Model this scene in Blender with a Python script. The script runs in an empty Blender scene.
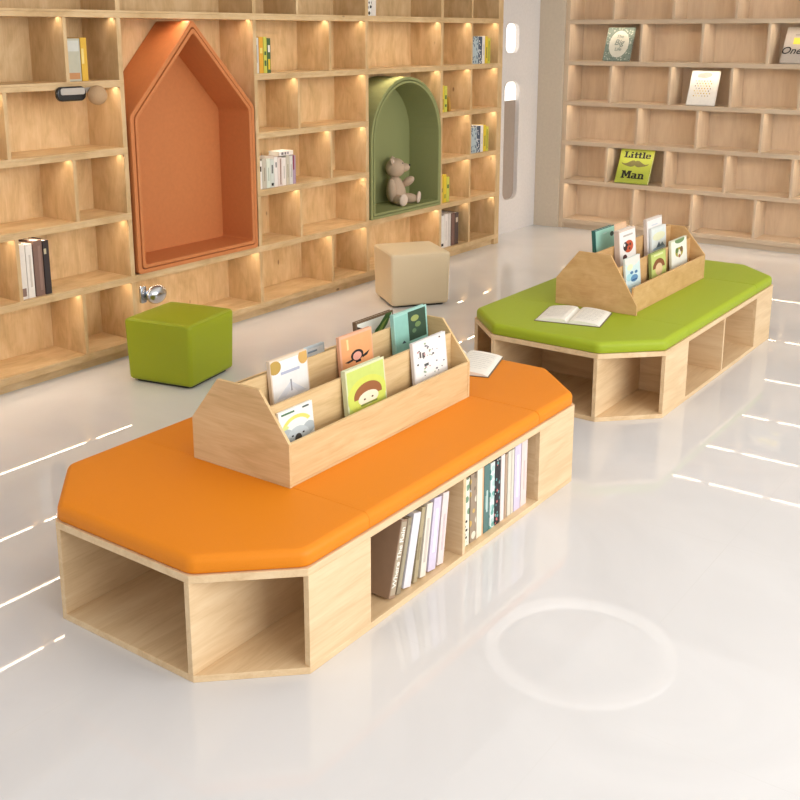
import bpy, bmesh, math, random
from mathutils import Vector, Matrix
random.seed(7)
sc = bpy.context.scene
COL = sc.collection
PI = math.pi

# ------------------------------------------------------------------ materials
def lin(c):
    return tuple((v/255/12.92 if v/255 <= .04045 else ((v/255+.055)/1.055)**2.4) for v in c)+(1,)

MATS = {}
def plain(name, rgb, rough=.5, spec=.5, bump=None, metal=0, coat=0):
    if name in MATS: return MATS[name]
    m = bpy.data.materials.new(name); m.use_nodes = True
    nt = m.node_tree; b = nt.nodes['Principled BSDF']
    b.inputs['Base Color'].default_value = lin(rgb)
    b.inputs['Roughness'].default_value = rough
    b.inputs['Specular IOR Level'].default_value = spec
    b.inputs['Metallic'].default_value = metal
    b.inputs['Coat Weight'].default_value = coat
    tc = nt.nodes.new('ShaderNodeTexCoord')
    n = nt.nodes.new('ShaderNodeTexNoise'); n.inputs['Scale'].default_value = bump[0] if bump else 40
    nt.links.new(tc.outputs['Object'], n.inputs['Vector'])
    # a faint mottling of the colour itself
    mx = nt.nodes.new('ShaderNodeMix'); mx.data_type = 'RGBA'
    mx.inputs['A'].default_value = lin([max(0, v*.965) for v in rgb])
    mx.inputs['B'].default_value = lin([min(255, v*1.03) for v in rgb])
    nt.links.new(n.outputs['Fac'], mx.inputs['Factor'])
    nt.links.new(mx.outputs['Result'], b.inputs['Base Color'])
    if bump:
        bp = nt.nodes.new('ShaderNodeBump'); bp.inputs['Strength'].default_value = bump[1]
        bp.inputs['Distance'].default_value = .002
        nt.links.new(n.outputs['Fac'], bp.inputs['Height']); nt.links.new(bp.outputs['Normal'], b.inputs['Normal'])
    MATS[name] = m
    return m

def emit(name, rgb, strength):
    if name in MATS: return MATS[name]
    m = bpy.data.materials.new(name); m.use_nodes = True
    b = m.node_tree.nodes['Principled BSDF']
    b.inputs['Base Color'].default_value = lin(rgb)
    b.inputs['Emission Color'].default_value = lin(rgb)
    b.inputs['Emission Strength'].default_value = strength
    MATS[name] = m
    return m

def wood(name, c0, c1, c2, axis='X', rough=.5, stretch=9, fig=2.2, knots=False):
    """plywood / veneer: long soft figure plus fine pores along one object axis"""
    if name in MATS: return MATS[name]
    m = bpy.data.materials.new(name); m.use_nodes = True
    nt = m.node_tree; N = nt.nodes; L = nt.links
    b = N['Principled BSDF']; b.inputs['Roughness'].default_value = rough
    b.inputs['Specular IOR Level'].default_value = .35
    tc = N.new('ShaderNodeTexCoord'); oi = N.new('ShaderNodeObjectInfo')
    mul = N.new('ShaderNodeVectorMath'); mul.operation = 'SCALE'; mul.inputs[0].default_value = (13, 7, 11)
    L.new(oi.outputs['Random'], mul.inputs['Scale'])
    add = N.new('ShaderNodeVectorMath'); add.operation = 'ADD'
    L.new(tc.outputs['Object'], add.inputs[0]); L.new(mul.outputs['Vector'], add.inputs[1])
    mp = N.new('ShaderNodeMapping')
    s = [stretch]*3; s['XYZ'.index(axis)] = 1.0
    mp.inputs['Scale'].default_value = s
    L.new(add.outputs['Vector'], mp.inputs['Vector'])
    n1 = N.new('ShaderNodeTexNoise'); n1.inputs['Scale'].default_value = fig; n1.inputs['Detail'].default_value = 5
    n1.inputs['Roughness'].default_value = .6; n1.inputs['Distortion'].default_value = .6
    L.new(mp.outputs['Vector'], n1.inputs['Vector'])
    mp2 = N.new('ShaderNodeMapping'); s2 = [120]*3; s2['XYZ'.index(axis)] = 6
    mp2.inputs['Scale'].default_value = s2
    L.new(add.outputs['Vector'], mp2.inputs['Vector'])
    n2 = N.new('ShaderNodeTexNoise'); n2.inputs['Scale'].default_value = 1.4; n2.inputs['Detail'].default_value = 3
    L.new(mp2.outputs['Vector'], n2.inputs['Vector'])
    mm = N.new('ShaderNodeMath'); mm.operation = 'MULTIPLY_ADD'; mm.inputs[1].default_value = .3; mm.inputs[2].default_value = -.15
    L.new(n2.outputs['Fac'], mm.inputs[0])
    ad = N.new('ShaderNodeMath'); ad.operation = 'ADD'
    L.new(n1.outputs['Fac'], ad.inputs[0]); L.new(mm.outputs['Value'], ad.inputs[1])
    r = N.new('ShaderNodeValToRGB'); e = r.color_ramp.elements
    e[0].position = .28; e[0].color = lin(c0); e[1].position = .74; e[1].color = lin(c2)
    k = e.new(.5); k.color = lin(c1)
    L.new(ad.outputs['Value'], r.inputs['Fac']); L.new(r.outputs['Color'], b.inputs['Base Color'])
    if knots:                                   # a sparse scatter of small dark knots
        mk = N.new('ShaderNodeMapping'); sk = [3.2]*3; sk['XYZ'.index(axis)] = 1.5; mk.inputs['Scale'].default_value = sk
        L.new(add.outputs['Vector'], mk.inputs['Vector'])
        vo = N.new('ShaderNodeTexVoronoi'); vo.inputs['Scale'].default_value = 1.6; L.new(mk.outputs['Vector'], vo.inputs['Vector'])
        mr = N.new('ShaderNodeMapRange'); mr.inputs['From Min'].default_value = .03; mr.inputs['From Max'].default_value = .055
        mr.inputs['To Min'].default_value = .75; mr.inputs['To Max'].default_value = 0
        L.new(vo.outputs['Distance'], mr.inputs['Value'])
        mx = N.new('ShaderNodeMix'); mx.data_type = 'RGBA'; mx.inputs['B'].default_value = lin((120,84,50))
        L.new(mr.outputs['Result'], mx.inputs['Factor']); L.new(r.outputs['Color'], mx.inputs['A']); L.new(mx.outputs['Result'], b.inputs['Base Color'])
    MATS[name] = m
    return m

def speckled(name, base, cols, scale=60, thr=.35, rough=.55):
    """printed cover: random blots of a few inks over a ground colour"""
    if name in MATS: return MATS[name]
    m = bpy.data.materials.new(name); m.use_nodes = True
    nt = m.node_tree; N = nt.nodes; L = nt.links
    b = N['Principled BSDF']; b.inputs['Roughness'].default_value = rough
    tc = N.new('ShaderNodeTexCoord')
    v = N.new('ShaderNodeTexVoronoi'); v.inputs['Scale'].default_value = scale
    L.new(tc.outputs['Object'], v.inputs['Vector'])
    sep = N.new('ShaderNodeSeparateColor'); L.new(v.outputs['Color'], sep.inputs['Color'])
    r = N.new('ShaderNodeValToRGB'); r.color_ramp.interpolation = 'CONSTANT'
    e = r.color_ramp.elements; e[0].position = 0; e[0].color = lin(cols[0])
    e[1].position = 1/len(cols); e[1].color = lin(cols[min(1, len(cols)-1)])
    for i in range(2, len(cols)):
        k = e.new(i/len(cols)); k.color = lin(cols[i])
    L.new(sep.outputs['Red'], r.inputs['Fac'])
    lt = N.new('ShaderNodeMath'); lt.operation = 'LESS_THAN'; lt.inputs[1].default_value = thr
    L.new(v.outputs['Distance'], lt.inputs[0])
    mx = N.new('ShaderNodeMix'); mx.data_type = 'RGBA'; mx.inputs['A'].default_value = lin(base)
    L.new(r.outputs['Color'], mx.inputs['B']); L.new(lt.outputs['Value'], mx.inputs['Factor'])
    L.new(mx.outputs['Result'], b.inputs['Base Color'])
    MATS[name] = m
    return m

# bookcase timber (golden on the left wall, paler and pinker on the far wall)
CL = ((190,157,111), (210,178,132), (224,196,152))
WL = {a: wood('golden_plywood_'+a, *CL, axis=a, stretch=2.6, fig=4.2, knots=True) for a in 'XYZ'}
CR = ((199,175,148), (209,187,160), (217,197,170))
WR = {a: wood('pale_oak_'+a, *CR, axis=a, stretch=6) for a in 'XYZ'}
CB = ((213,181,138), (226,196,154), (235,209,170))
WB = {a: wood('birch_bench_'+a, *CB, axis=a, stretch=7, fig=2.6) for a in 'XYZ'}
WD = {a: wood('birch_rack_'+a, (200,166,116), (217,185,136), (228,200,153), axis=a, stretch=7, fig=3) for a in 'XYZ'}
WM = {a: wood('brown_board_rack_'+a, (196,152,98), (206,165,112), (216,178,126), axis=a, stretch=2, fig=9) for a in 'XYZ'}
ORANGE = plain('orange_leatherette', (229,134,13), .5, .35, (420, .06))
GREEN = plain('green_leatherette', (158,176,36), .5, .35, (420, .06))
STOOLG = plain('olive_green_leatherette', (150,162,22), .5, .4, (420, .06))
STOOLB = plain('beige_leatherette', (226,207,172), .55, .4, (420, .06))
NICHEO = plain('terracotta_lacquer', (202,126,74), .55, .35)
NICHEG = plain('sage_felt', (146,150,102), .9, .1, (160, .5))
PAPER = plain('page_paper', (240,236,226), .8, .2)
WHITE = plain('white_wall_paint', (224,219,216), .55, .3)
BEIGE = plain('beige_wall_paint', (206,192,172), .7, .3)
CEIL = plain('ceiling_paint', (236,234,230), .8, .2)
STRIP = emit('warm_led', (255,240,218), 22)
BLACK = plain('black_ink', (24,22,22), .6)

# ------------------------------------------------------------------ mesh helpers
def bx(bm, x0, x1, y0, y1, z0, z1, mi=0):
    vs = [bm.verts.new((x, y, z)) for z in (z0, z1) for y in (y0, y1) for x in (x0, x1)]
    for f in ((0,2,3,1), (4,5,7,6), (0,1,5,4), (2,6,7,3), (0,4,6,2), (1,3,7,5)):
        bm.faces.new([vs[i] for i in f]).material_index = mi
    return vs

def prism(bm, pts, a, b, f3, mi=0):
    """pts 2-D outline, f3(p, t) -> 3-D; extruded from t=a to t=b"""
    A = [bm.verts.new(f3(p, a)) for p in pts]; B = [bm.verts.new(f3(p, b)) for p in pts]
    n = len(pts)
    bm.faces.new(A[::-1]).material_index = mi; bm.faces.new(B).material_index = mi
    for i in range(n):
        bm.faces.new((A[i], A[(i+1) % n], B[(i+1) % n], B[i])).material_index = mi
    return A, B

def link(name, bm, mats, parent=None, bevel=0, seg=2, smooth=False, loc=None, rot=None):
    bmesh.ops.recalc_face_normals(bm, faces=bm.faces)
    me = bpy.data.meshes.new(name); bm.to_mesh(me); bm.free()
    if not isinstance(mats, (list, tuple)): mats = [mats]
    for m in mats: me.materials.append(m)
    o = bpy.data.objects.new(name, me); COL.objects.link(o)
    if parent: o.parent = parent
    if loc is not None: o.location = loc
    if rot is not None: o.rotation_euler = rot
    if smooth:
        for p in me.polygons: p.use_smooth = True
    if bevel:
        md = o.modifiers.new('bevel', 'BEVEL'); md.width = bevel; md.segments = seg
        md.limit_method = 'ANGLE'; md.angle_limit = .6; md.harden_normals = False
    return o

def tag(o, label, cat, group=None):
    o['label'] = label; o['category'] = cat
    if group: o['group'] = group
    return o
def thing(name, label, cat, loc=(0, 0, 0), rot=(0, 0, 0), group=None):
    o = bpy.data.objects.new(name, None); COL.objects.link(o)
    o.empty_display_size = .1
    o.location = loc; o.rotation_euler = rot
    return tag(o, label, cat, group)
def struct(o):
    o['kind'] = 'structure'; return o

def rrect(x0, x1, y0, y1, r, n=8):
    pts = []
    for cx, cy, a0 in ((x1-r, y1-r, 0), (x0+r, y1-r, 90), (x0+r, y0+r, 180), (x1-r, y0+r, 270)):
        for i in range(n+1):
            a = math.radians(a0+90*i/n); pts.append((cx+r*math.cos(a), cy+r*math.sin(a)))
    return pts
def ellipse(cx, cy, rx, ry, n=24, a0=0, a1=360):
    full = abs(a1-a0) >= 360
    k = n if full else n+1
    return [(cx+rx*math.cos(math.radians(a0+(a1-a0)*i/n)), cy+ry*math.sin(math.radians(a0+(a1-a0)*i/n))) for i in range(k)]

# ------------------------------------------------------------------ room shell
XC = 9.125                                   # the plane of the beige wall
fm = bpy.data.materials.new('polished_cream_tile'); fm.use_nodes = True
nt = fm.node_tree; N = nt.nodes; L = nt.links; b = N['Principled BSDF']
tc = N.new('ShaderNodeTexCoord')
n1 = N.new('ShaderNodeTexNoise'); n1.inputs['Scale'].default_value = 1.3; n1.inputs['Detail'].default_value = 6
n1.inputs['Distortion'].default_value = 1.2
L.new(tc.outputs['Object'], n1.inputs['Vector'])
r = N.new('ShaderNodeValToRGB'); e = r.color_ramp.elements
e[0].position = .3; e[0].color = lin((215,214,214)); e[1].position = .7; e[1].color = lin((224,223,223))
L.new(n1.outputs['Fac'], r.inputs['Fac'])
br = N.new('ShaderNodeTexBrick'); br.offset = 0; br.inputs['Scale'].default_value = 1
br.inputs['Brick Width'].default_value = 1.2; br.inputs['Row Height'].default_value = 1.2
br.inputs['Mortar Size'].default_value = .0012; br.inputs['Mortar Smooth'].default_value = .2
L.new(tc.outputs['Object'], br.inputs['Vector'])
mx = N.new('ShaderNodeMix'); mx.data_type = 'RGBA'; mx.inputs['B'].default_value = lin((217,216,215))
L.new(r.outputs['Color'], mx.inputs['A']); L.new(br.outputs['Fac'], mx.inputs['Factor'])
L.new(mx.outputs['Result'], b.inputs['Base Color'])
b.inputs['Roughness'].default_value = .025; b.inputs['Specular IOR Level'].default_value = .5
FLOOR = fm
bm = bmesh.new(); bx(bm, -2.5, 9.6, -9, .45, -.05, 0); struct(link('floor', bm, FLOOR))
bm = bmesh.new(); bx(bm, -2.5, 9.6, -6.2, .45, 3.1, 3.15); struct(link('ceiling', bm, CEIL))
bm = bmesh.new(); bx(bm, -2.5, 8.09, .32, .42, 0, 3.1); struct(link('wall_left', bm, WHITE))
# white wall with two rounded windows between the two bookcases
bm = bmesh.new()
WOPEN = [rrect(8.480, 8.745, 1.645, 1.93, .075), rrect(8.480, 8.775, .30, 1.412, .085)]
outer = [(8.108, 0), (XC+.02, 0), (XC+.02, 3.1), (8.108, 3.1)]
loops = []
for lp in [outer]+WOPEN:
    vs = [bm.verts.new((x, .20, z)) for x, z in lp]
    for i in range(len(vs)): bm.edges.new((vs[i], vs[(i+1) % len(vs)]))
bmesh.ops.triangle_fill(bm, edges=bm.edges[:], use_beauty=True)
ex = bmesh.ops.extrude_face_region(bm, geom=bm.faces[:])
bmesh.ops.translate(bm, vec=(0, .10, 0), verts=[v for v in ex['geom'] if isinstance(v, bmesh.types.BMVert)])
struct(link('wall_centre', bm, WHITE))
bm = bmesh.new(); bx(bm, 8.09, 9.6, .36, .42, 0, 3.1); struct(link('wall_behind', bm, WHITE))
PANE = emit('backlit_pane', (255,250,242), .95)
GREY = plain('taupe_panel', (166,152,140), .4)
for i, lp in enumerate(WOPEN):
    xs = [p[0] for p in lp]; zs = [p[1] for p in lp]
    root = bpy.data.objects.new('window_%d' % (i+1), None); COL.objects.link(root)
    root.location = (sum(xs)/len(xs), .2, min(zs)); struct(root)
    ox, oz = root.location.x, root.location.z
    zsplit = 1.225 if i else min(zs)
    bm = bmesh.new()
    bx(bm, min(xs)-ox+.002, max(xs)-ox-.002, .035, .05, zsplit-oz+.002, max(zs)-oz-.002); link('pane', bm, PANE, root)
    if i:
        bm = bmesh.new(); bx(bm, min(xs)-ox+.002, max(xs)-ox-.002, .035, .05, .002, zsplit-oz-.002); link('lower_panel', bm, GREY, root)
    bm = bmesh.new()
    inner = [(ox+(x-ox)*1, z) for x, z in lp]
    cx, cz = ox, (min(zs)+max(zs))/2
    for t0, t1 in ((-.004, .10),):
        a = [bm.verts.new((x-ox, t0, z-oz)) for x, z in lp]; c = [bm.verts.new((x-ox, t1, z-oz)) for x, z in lp]
        sx = 1-.024/(max(xs)-min(xs)); sz = 1-.024/(max(zs)-min(zs))
        a2 = [bm.verts.new(((x-cx)*sx, t0, (z-cz)*sz+cz-oz)) for x, z in lp]; c2 = [bm.verts.new(((x-cx)*sx, t1, (z-cz)*sz+cz-oz)) for x, z in lp]
        n = len(lp)
        for k in range(n):
            j = (k+1) % n
            bm.faces.new((a[k], a[j], a2[j], a2[k])); bm.faces.new((a2[k], a2[j], c2[j], c2[k]))
            bm.faces.new((c2[k], c2[j], c[j], c[k])); bm.faces.new((c[k], c[j], a[j], a[k]))
    link('window_frame', bm, WHITE, root)
bm = bmesh.new(); bx(bm, XC, 9.50, -.058, .199, 0, 3.1); struct(link('wall_back', bm, BEIGE))
bm = bmesh.new(); bx(bm, 9.47, 9.57, -9, -.059, 0, 3.1); struct(link('wall_right', bm, BEIGE))

# ------------------------------------------------------------------ bookcases
DEP = .305
TOPS = [.091, .4724, .8392, 1.2104, 1.5812, 1.9514, 2.322]
TH = .0393
def bookcase(name, label, loc, rotz, W, uprights, dividers, spans, strip_v, width, bays, pucks=False):
    """uprights [(u, width)], dividers {row: [u]}, spans {shelf: [(u0, u1)]}, bays {row: [(u0, u1) closed to dividers/strips]}"""
    root = thing(name, label, 'bookcase', loc, (0, 0, rotz))
    u0, u1 = width
    bm = bmesh.new(); bx(bm, u0+.01, u1-.01, DEP-.012, DEP, .053, TOPS[6]); link('back_panel', bm, W['Z'], root)
    bm = bmesh.new(); bx(bm, u0+.02, u1-.02, .03, .05, 0, .0517); link('plinth', bm, W['X'], root)
    for u, w in uprights:
        bm = bmesh.new(); bx(bm, u-w/2, u+w/2, .002, DEP, 0 if u-w/2 <= u0+.001 or u+w/2 >= u1-.001 else .053, TOPS[6]-.002)
        link('upright', bm, W['Z'], root, .0015)
    for k, t in enumerate(TOPS):
        for a, c in spans.get(k, [(u0+.002, u1-.002)]):
            bm = bmesh.new()
            bx(bm, a, c, 0, DEP-.002, t-.013, t); g0, g1 = strip_v-.011, strip_v+.011
            bx(bm, a, c, 0, g0, t-TH, t-.0135); bx(bm, a, c, g1, DEP-.002, t-TH, t-.0135); bx(bm, a, c, g0, g1, t-TH+.010, t-.0135)
            link('shelf', bm, W['X'], root, .0012)
    for row in range(6):
        z0, z1 = TOPS[row], TOPS[row+1]-TH
        for u in dividers[row]:
            bm = bmesh.new(); bx(bm, u-.011, u+.011, .004, DEP-.01, z0-.001, z1+.001); link('divider', bm, W['Z'], root, .0012)
        walls = sorted([(u-w/2, u+w/2) for u, w in uprights]+[(u-.011, u+.011) for u in dividers[row]])
        for (a0, a1), (b0, b1) in zip(walls, walls[1:]):
            skip = any(a1 >= c0-.02 and b0 <= c1+.02 for c0, c1 in bays.get(row, []))
            if skip: continue
            if row == 5 and pucks: continue
            bm = bmesh.new(); bx(bm, (b0-.075 if pucks and (row == 4 and b0 < 3.95 or row == 0 and a1 > 7.1) else a1+.042), b0-.014, strip_v-.008, strip_v+.008, z1+.0035, z1+.0095)
            link('light_strip', bm, STRIP, root)
    return root

# left wall: origin of u at X=0
V = [(1.62, .03), (2.77, .03), (3.93, .03), (5.005, .03), (6.168, .034), (7.15, .034), (7.60, .022), (8.0625, .075)]
LW = (1.605, 8.100)
A_ = [2.027, 3.187, 5.42]; B_ = [2.415, 3.577, 5.755]
divs = {0: B_, 1: A_, 2: B_, 3: A_, 4: B_, 5: A_}
sp = {2: [(LW[0]+.002, 3.944), (4.992, 6.184), (7.134, 8.098)], 3: [(LW[0]+.002, 3.944), (4.992, 6.184), (7.134, 8.098)],
      4: [(LW[0]+.002, 3.944), (4.992, 8.098)]}
bays = {1: [(3.945, 4.99), (6.185, 7.133)], 2: [(3.945, 4.99), (6.185, 7.133)], 3: [(3.945, 4.99)]}
bookcase('bookcase', 'long golden plywood bookcase covering the left wall, with orange and green niches in it', (0, 0, 0), 0, WL, V, divs, sp, .04, LW, bays, True)
# far wall: u runs towards -Y
RV = [(.022, .044), (3.02, .04)]
ra = [.470, 1.036, 1.587, 2.158, 2.72]; rb = [.748, 1.309, 1.873, 2.44]
bookcase('bookcase', 'pale brick-pattern bookcase on the far right wall holding four face-out books', (9.147, -.06, 0), -PI/2, WR, RV,
         {0: rb, 1: ra, 2: rb, 3: ra, 4: rb, 5: ra}, {}, .06, (0, 3.04), {})

# ------------------------------------------------------------------ niches
def shell(name, label, outer, inner, mat, y0, y1, back, loc):
    root = thing(name, label, 'niche', loc)
    f3 = lambda p, t: (p[0], t, p[1])
    n = len(outer)
    def ring(nm, o, i, a, c, bev):
        bm = bmesh.new()
        oa = [bm.verts.new(f3(p, a)) for p in o]; ob = [bm.verts.new(f3(p, c)) for p in o]
        ia = [bm.verts.new(f3(p, a)) for p in i]; ib = [bm.verts.new(f3(p, c)) for p in i]
        for k in range(n):
            j = (k+1) % n
            bm.faces.new((oa[k], oa[j], ia[j], ia[k])); bm.faces.new((ia[k], ia[j], ib[j], ib[k]))
            bm.faces.new((ib[k], ib[j], ob[j], ob[k])); bm.faces.new((ob[k], ob[j], oa[j], oa[k]))
        return link(nm, bm, mat, root, bev, 3)
    mid = [tuple(o*.5+i*.5 for o, i in zip(p, q)) for p, q in zip(outer, inner)]
    mid2 = [tuple(o*.42+i*.58 for o, i in zip(p, q)) for p, q in zip(outer, inner)]
    ring('outer_shell', outer, mid, y0, y1, .006)
    ring('inner_lip', mid2, inner, y0-.004, y1-.002, .006)
    bm = bmesh.new(); prism(bm, mid, back, back+.012, f3); link('back_panel', bm, mat, root)
    return root
def offset(pts, d):
    out = []; n = len(pts)
    for i in range(n):
        p0, p1, p2 = (Vector(pts[i-1]), Vector(pts[i]), Vector(pts[(i+1) % n]))
        a = (p1-p0).normalized(); c = (p2-p1).normalized()
        na = Vector((-a.y, a.x)); nc = Vector((-c.y, c.x))
        m = (na+nc).normalized(); k = d/max(.3, m.dot(na))
        out.append(tuple(p1+m*k))
    return out
Z1 = TOPS[1]+.001
def roundpoly(pts, r, n=5):
    out = []; k = len(pts)
    for i in range(k):
        p0, p1, p2 = Vector(pts[i-1]), Vector(pts[i]), Vector(pts[(i+1) % k])
        a = (p0-p1).normalized(); c = (p2-p1).normalized()
        for j in range(n+1):
            t = j/n; q0 = p1+a*r; q2 = p1+c*r
            out.append(tuple(q0*(1-t)**2+p1*2*t*(1-t)+q2*t*t))
    return out
cx = 4.466
raw = [(-.502, 0), (.502, 0), (.502, 1.383-Z1), (0, 1.909-Z1), (-.502, 1.383-Z1)]
house = roundpoly(raw, .025)
shell('house_niche', 'terracotta orange house-shaped reading niche with pointed roof', house, roundpoly(offset(raw, .052), .02), NICHEO, -.012, .29, .255, (cx, 0, Z1))
cx = 6.671
arch = [(-.468, 0), (.468, 0)]+ellipse(0, 1.043-Z1, .468, .466, 28, 0, 180)
arch = [arch[0], arch[1]]+arch[2:]
shell('arch_niche', 'sage green round-topped niche with a teddy bear sitting in it', arch, offset(arch, .045), NICHEG, -.008, .29, .275, (cx, 0, Z1))

# ------------------------------------------------------------------ benches
def bench(label, xl, xr, yf, yb, ccx, ccy, s, h, cush, cushname):
    Lx = xr-xl; W = yb-yf; hx, hy = Lx/2, W/2
    root = thing('storage_bench', label, 'bench', ((xl+xr)/2, (yf+yb)/2, 0))
    def octo(i=0.0):
        k = i*.41
        return [(-hx+i, -hy+ccy+k), (-hx+ccx+k, -hy+i), (hx-ccx-k, -hy+i), (hx-i, -hy+ccy+k),
                (hx-i, hy-ccy-k), (hx-ccx-k, hy-i), (-hx+ccx+k, hy-i), (-hx+i, hy-ccy-k)]
    f3 = lambda p, t: (p[0], p[1], t)
    t = .020
    bm = bmesh.new(); prism(bm, octo(), h-.024, h, f3); link('deck', bm, WB['X'], root, .0015)
    bm = bmesh.new(); prism(bm, octo(), 0, .022, f3); link('base_panel', bm, WB['X'], root, .0015)
    z0, z1 = .022, h-.024
    xm = hx-s
    for sx in (-1, 1):
        bm = bmesh.new(); bx(bm, min(sx*(xm+.001), sx*(xm+.019)), max(sx*(xm+.001), sx*(xm+.019)), -hy+.004, hy-.004, z0, z1); link('module_wall', bm, WB['Y'], root)
        for sy in (-1, 1):
            # closed stretch of the long side
            a, c = sorted((sx*(hx-ccx), sx*(xm+.0005)))
            y0, y1 = sorted((sy*hy, sy*(hy-t)))
            bm = bmesh.new(); bx(bm, a, c, y0, y1, z0, z1); link('side_panel', bm, WB['X'], root, .001)
            # wall running in from the end corner
            a, c = sorted((sx*hx, sx*(xm+.0195))); y0, y1 = sorted((sy*(hy-ccy), sy*(hy-ccy+.0)-sy*t))
            bm = bmesh.new(); bx(bm, a, c, y0, y1, z0, z1); link('compartment_wall', bm, WB['X'], root, .001)
    bm = bmesh.new(); bx(bm, -.009, .009, -hy+.002, hy-.002, z0, z1); link('centre_divider', bm, WB['Y'], root, .001)
    for sx in (-1, 1):
        a, c = sorted((sx*.0095, sx*(xm+.0005)))
        bm = bmesh.new(); bx(bm, a, c, -.03, -.012, z0, z1); link('back_panel', bm, WB['X'], root)
    # seat pads: one rounded slab cut into two end pieces and a middle one
    T, R, i = .0555, .024, .006
    def slab_bm():
        bm = bmesh.new(); rings = []
        prof = [(0.004, 0.001), (0, .006)]+[(R*(1-math.cos(a)), T-R+R*math.sin(a)) for a in [PI/2*k/7 for k in range(8)]]
        prof += [(R+.05, T+.0012), (R+.15, T+.002)]
        for d, z in prof:
            pts = roundpoly(octo(i+d), max(.006, .022-d*.3), 4)
            rings.append([bm.verts.new((x, y, h+z)) for x, y in pts])
        n = len(rings[0])
        for a, c in zip(rings, rings[1:]):
            for k in range(n): bm.faces.new((a[k], a[(k+1) % n], c[(k+1) % n], c[k]))
        bm.faces.new(rings[-1]); bm.faces.new(rings[0][::-1])
        return bm
    def cut(bm, x, sgn):
        r_ = bmesh.ops.bisect_plane(bm, geom=bm.verts[:]+bm.edges[:]+bm.faces[:], plane_co=(x, 0, 0), plane_no=(sgn, 0, 0), clear_outer=True)
        ed = [e for e in r_['geom_cut'] if isinstance(e, bmesh.types.BMEdge)]
        bmesh.ops.triangle_fill(bm, edges=ed, use_beauty=True)
        for e in ed: e.smooth = False
    gl, gr = .0007, .0016
    for cuts in (((-xm-gl, 1),), ((-xm+gl, -1), (xm-gr, 1)), ((xm+gr, -1),)):
        bm = slab_bm()
        for x, sg in cuts: cut(bm, x, sg)
        link('seat_pad', bm, cush, root, smooth=True)
    return root
bench('octagonal birch bench with bright orange seat pads, nearest the camera', 1.853, 4.0144, -2.874, -1.7846, .2323, .2468, .530, .340, ORANGE, 'orange')
bench('octagonal birch bench with lime green seat pads, behind the orange one', 4.477, 6.669, -2.897, -1.8187, .240, .2451, .546, .3415, GREEN, 'green')
ZA, ZB = .340+.0577, .3415+.0577

# ------------------------------------------------------------------ book racks on the benches
def rack(label, x0, x1, yf, yb, z, mats, outline, outline2, hts, t=.012):
    cy = (yf+yb)/2; cx = (x0+x1)/2
    root = thing('book_rack', label, 'book rack', (cx, cy, z))
    hx = (x1-x0)/2
    for sx in (-1, 1):
        bm = bmesh.new(); a, c = sorted((sx*hx, sx*(hx-t)))
        prism(bm, outline if sx < 0 else outline2, a, c, lambda p, q: (q, p[0], p[1])); link('end_panel', bm, mats['Y'], root, .0015)
    for y, h in hts:
        bm = bmesh.new(); bx(bm, -hx+t, hx-t, y-t/2, y+t/2, .009, h)
        link('front_panel' if y == hts[0][0] else 'rear_panel' if y == hts[-1][0] else 'divider', bm, mats['X'], root, .0015)
    bm = bmesh.new(); bx(bm, -hx+t, hx-t, hts[0][0]-t/2, hts[-1][0]+t/2, .0005, .0085); link('base_panel', bm, mats['X'], root)
    return root
RA = (2.372, 3.470, -2.556, -2.114)
oa = [(-.221, 0), (.221, 0), (.221, .152), (.094, .312), (-.094, .312), (-.221, .150)]
rack('light birch book rack with picture books standing on the orange bench', *RA, ZA, WD, oa, oa,
     [(-.213, .150), (-.131, .258), (.0, .311), (.131, .258), (.213, .150)])
RB = (5.045, 6.108, -2.600, -2.125)
ob_ = [(-.237, 0), (.232, 0), (.232, .146), (.104, .304), (-.078, .304), (-.237, .050)]
ob2 = [(-.213, 0), (.228, 0), (.228, .146), (.104, .304), (-.078, .304), (-.213, .146)]
rack('brown board book rack with seven picture books on the green bench', *RB, ZB, WM, ob_, ob2,
     [(-.205, .142), (-.115, .238), (.012, .303), (.13, .240), (.22, .140)])

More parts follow.
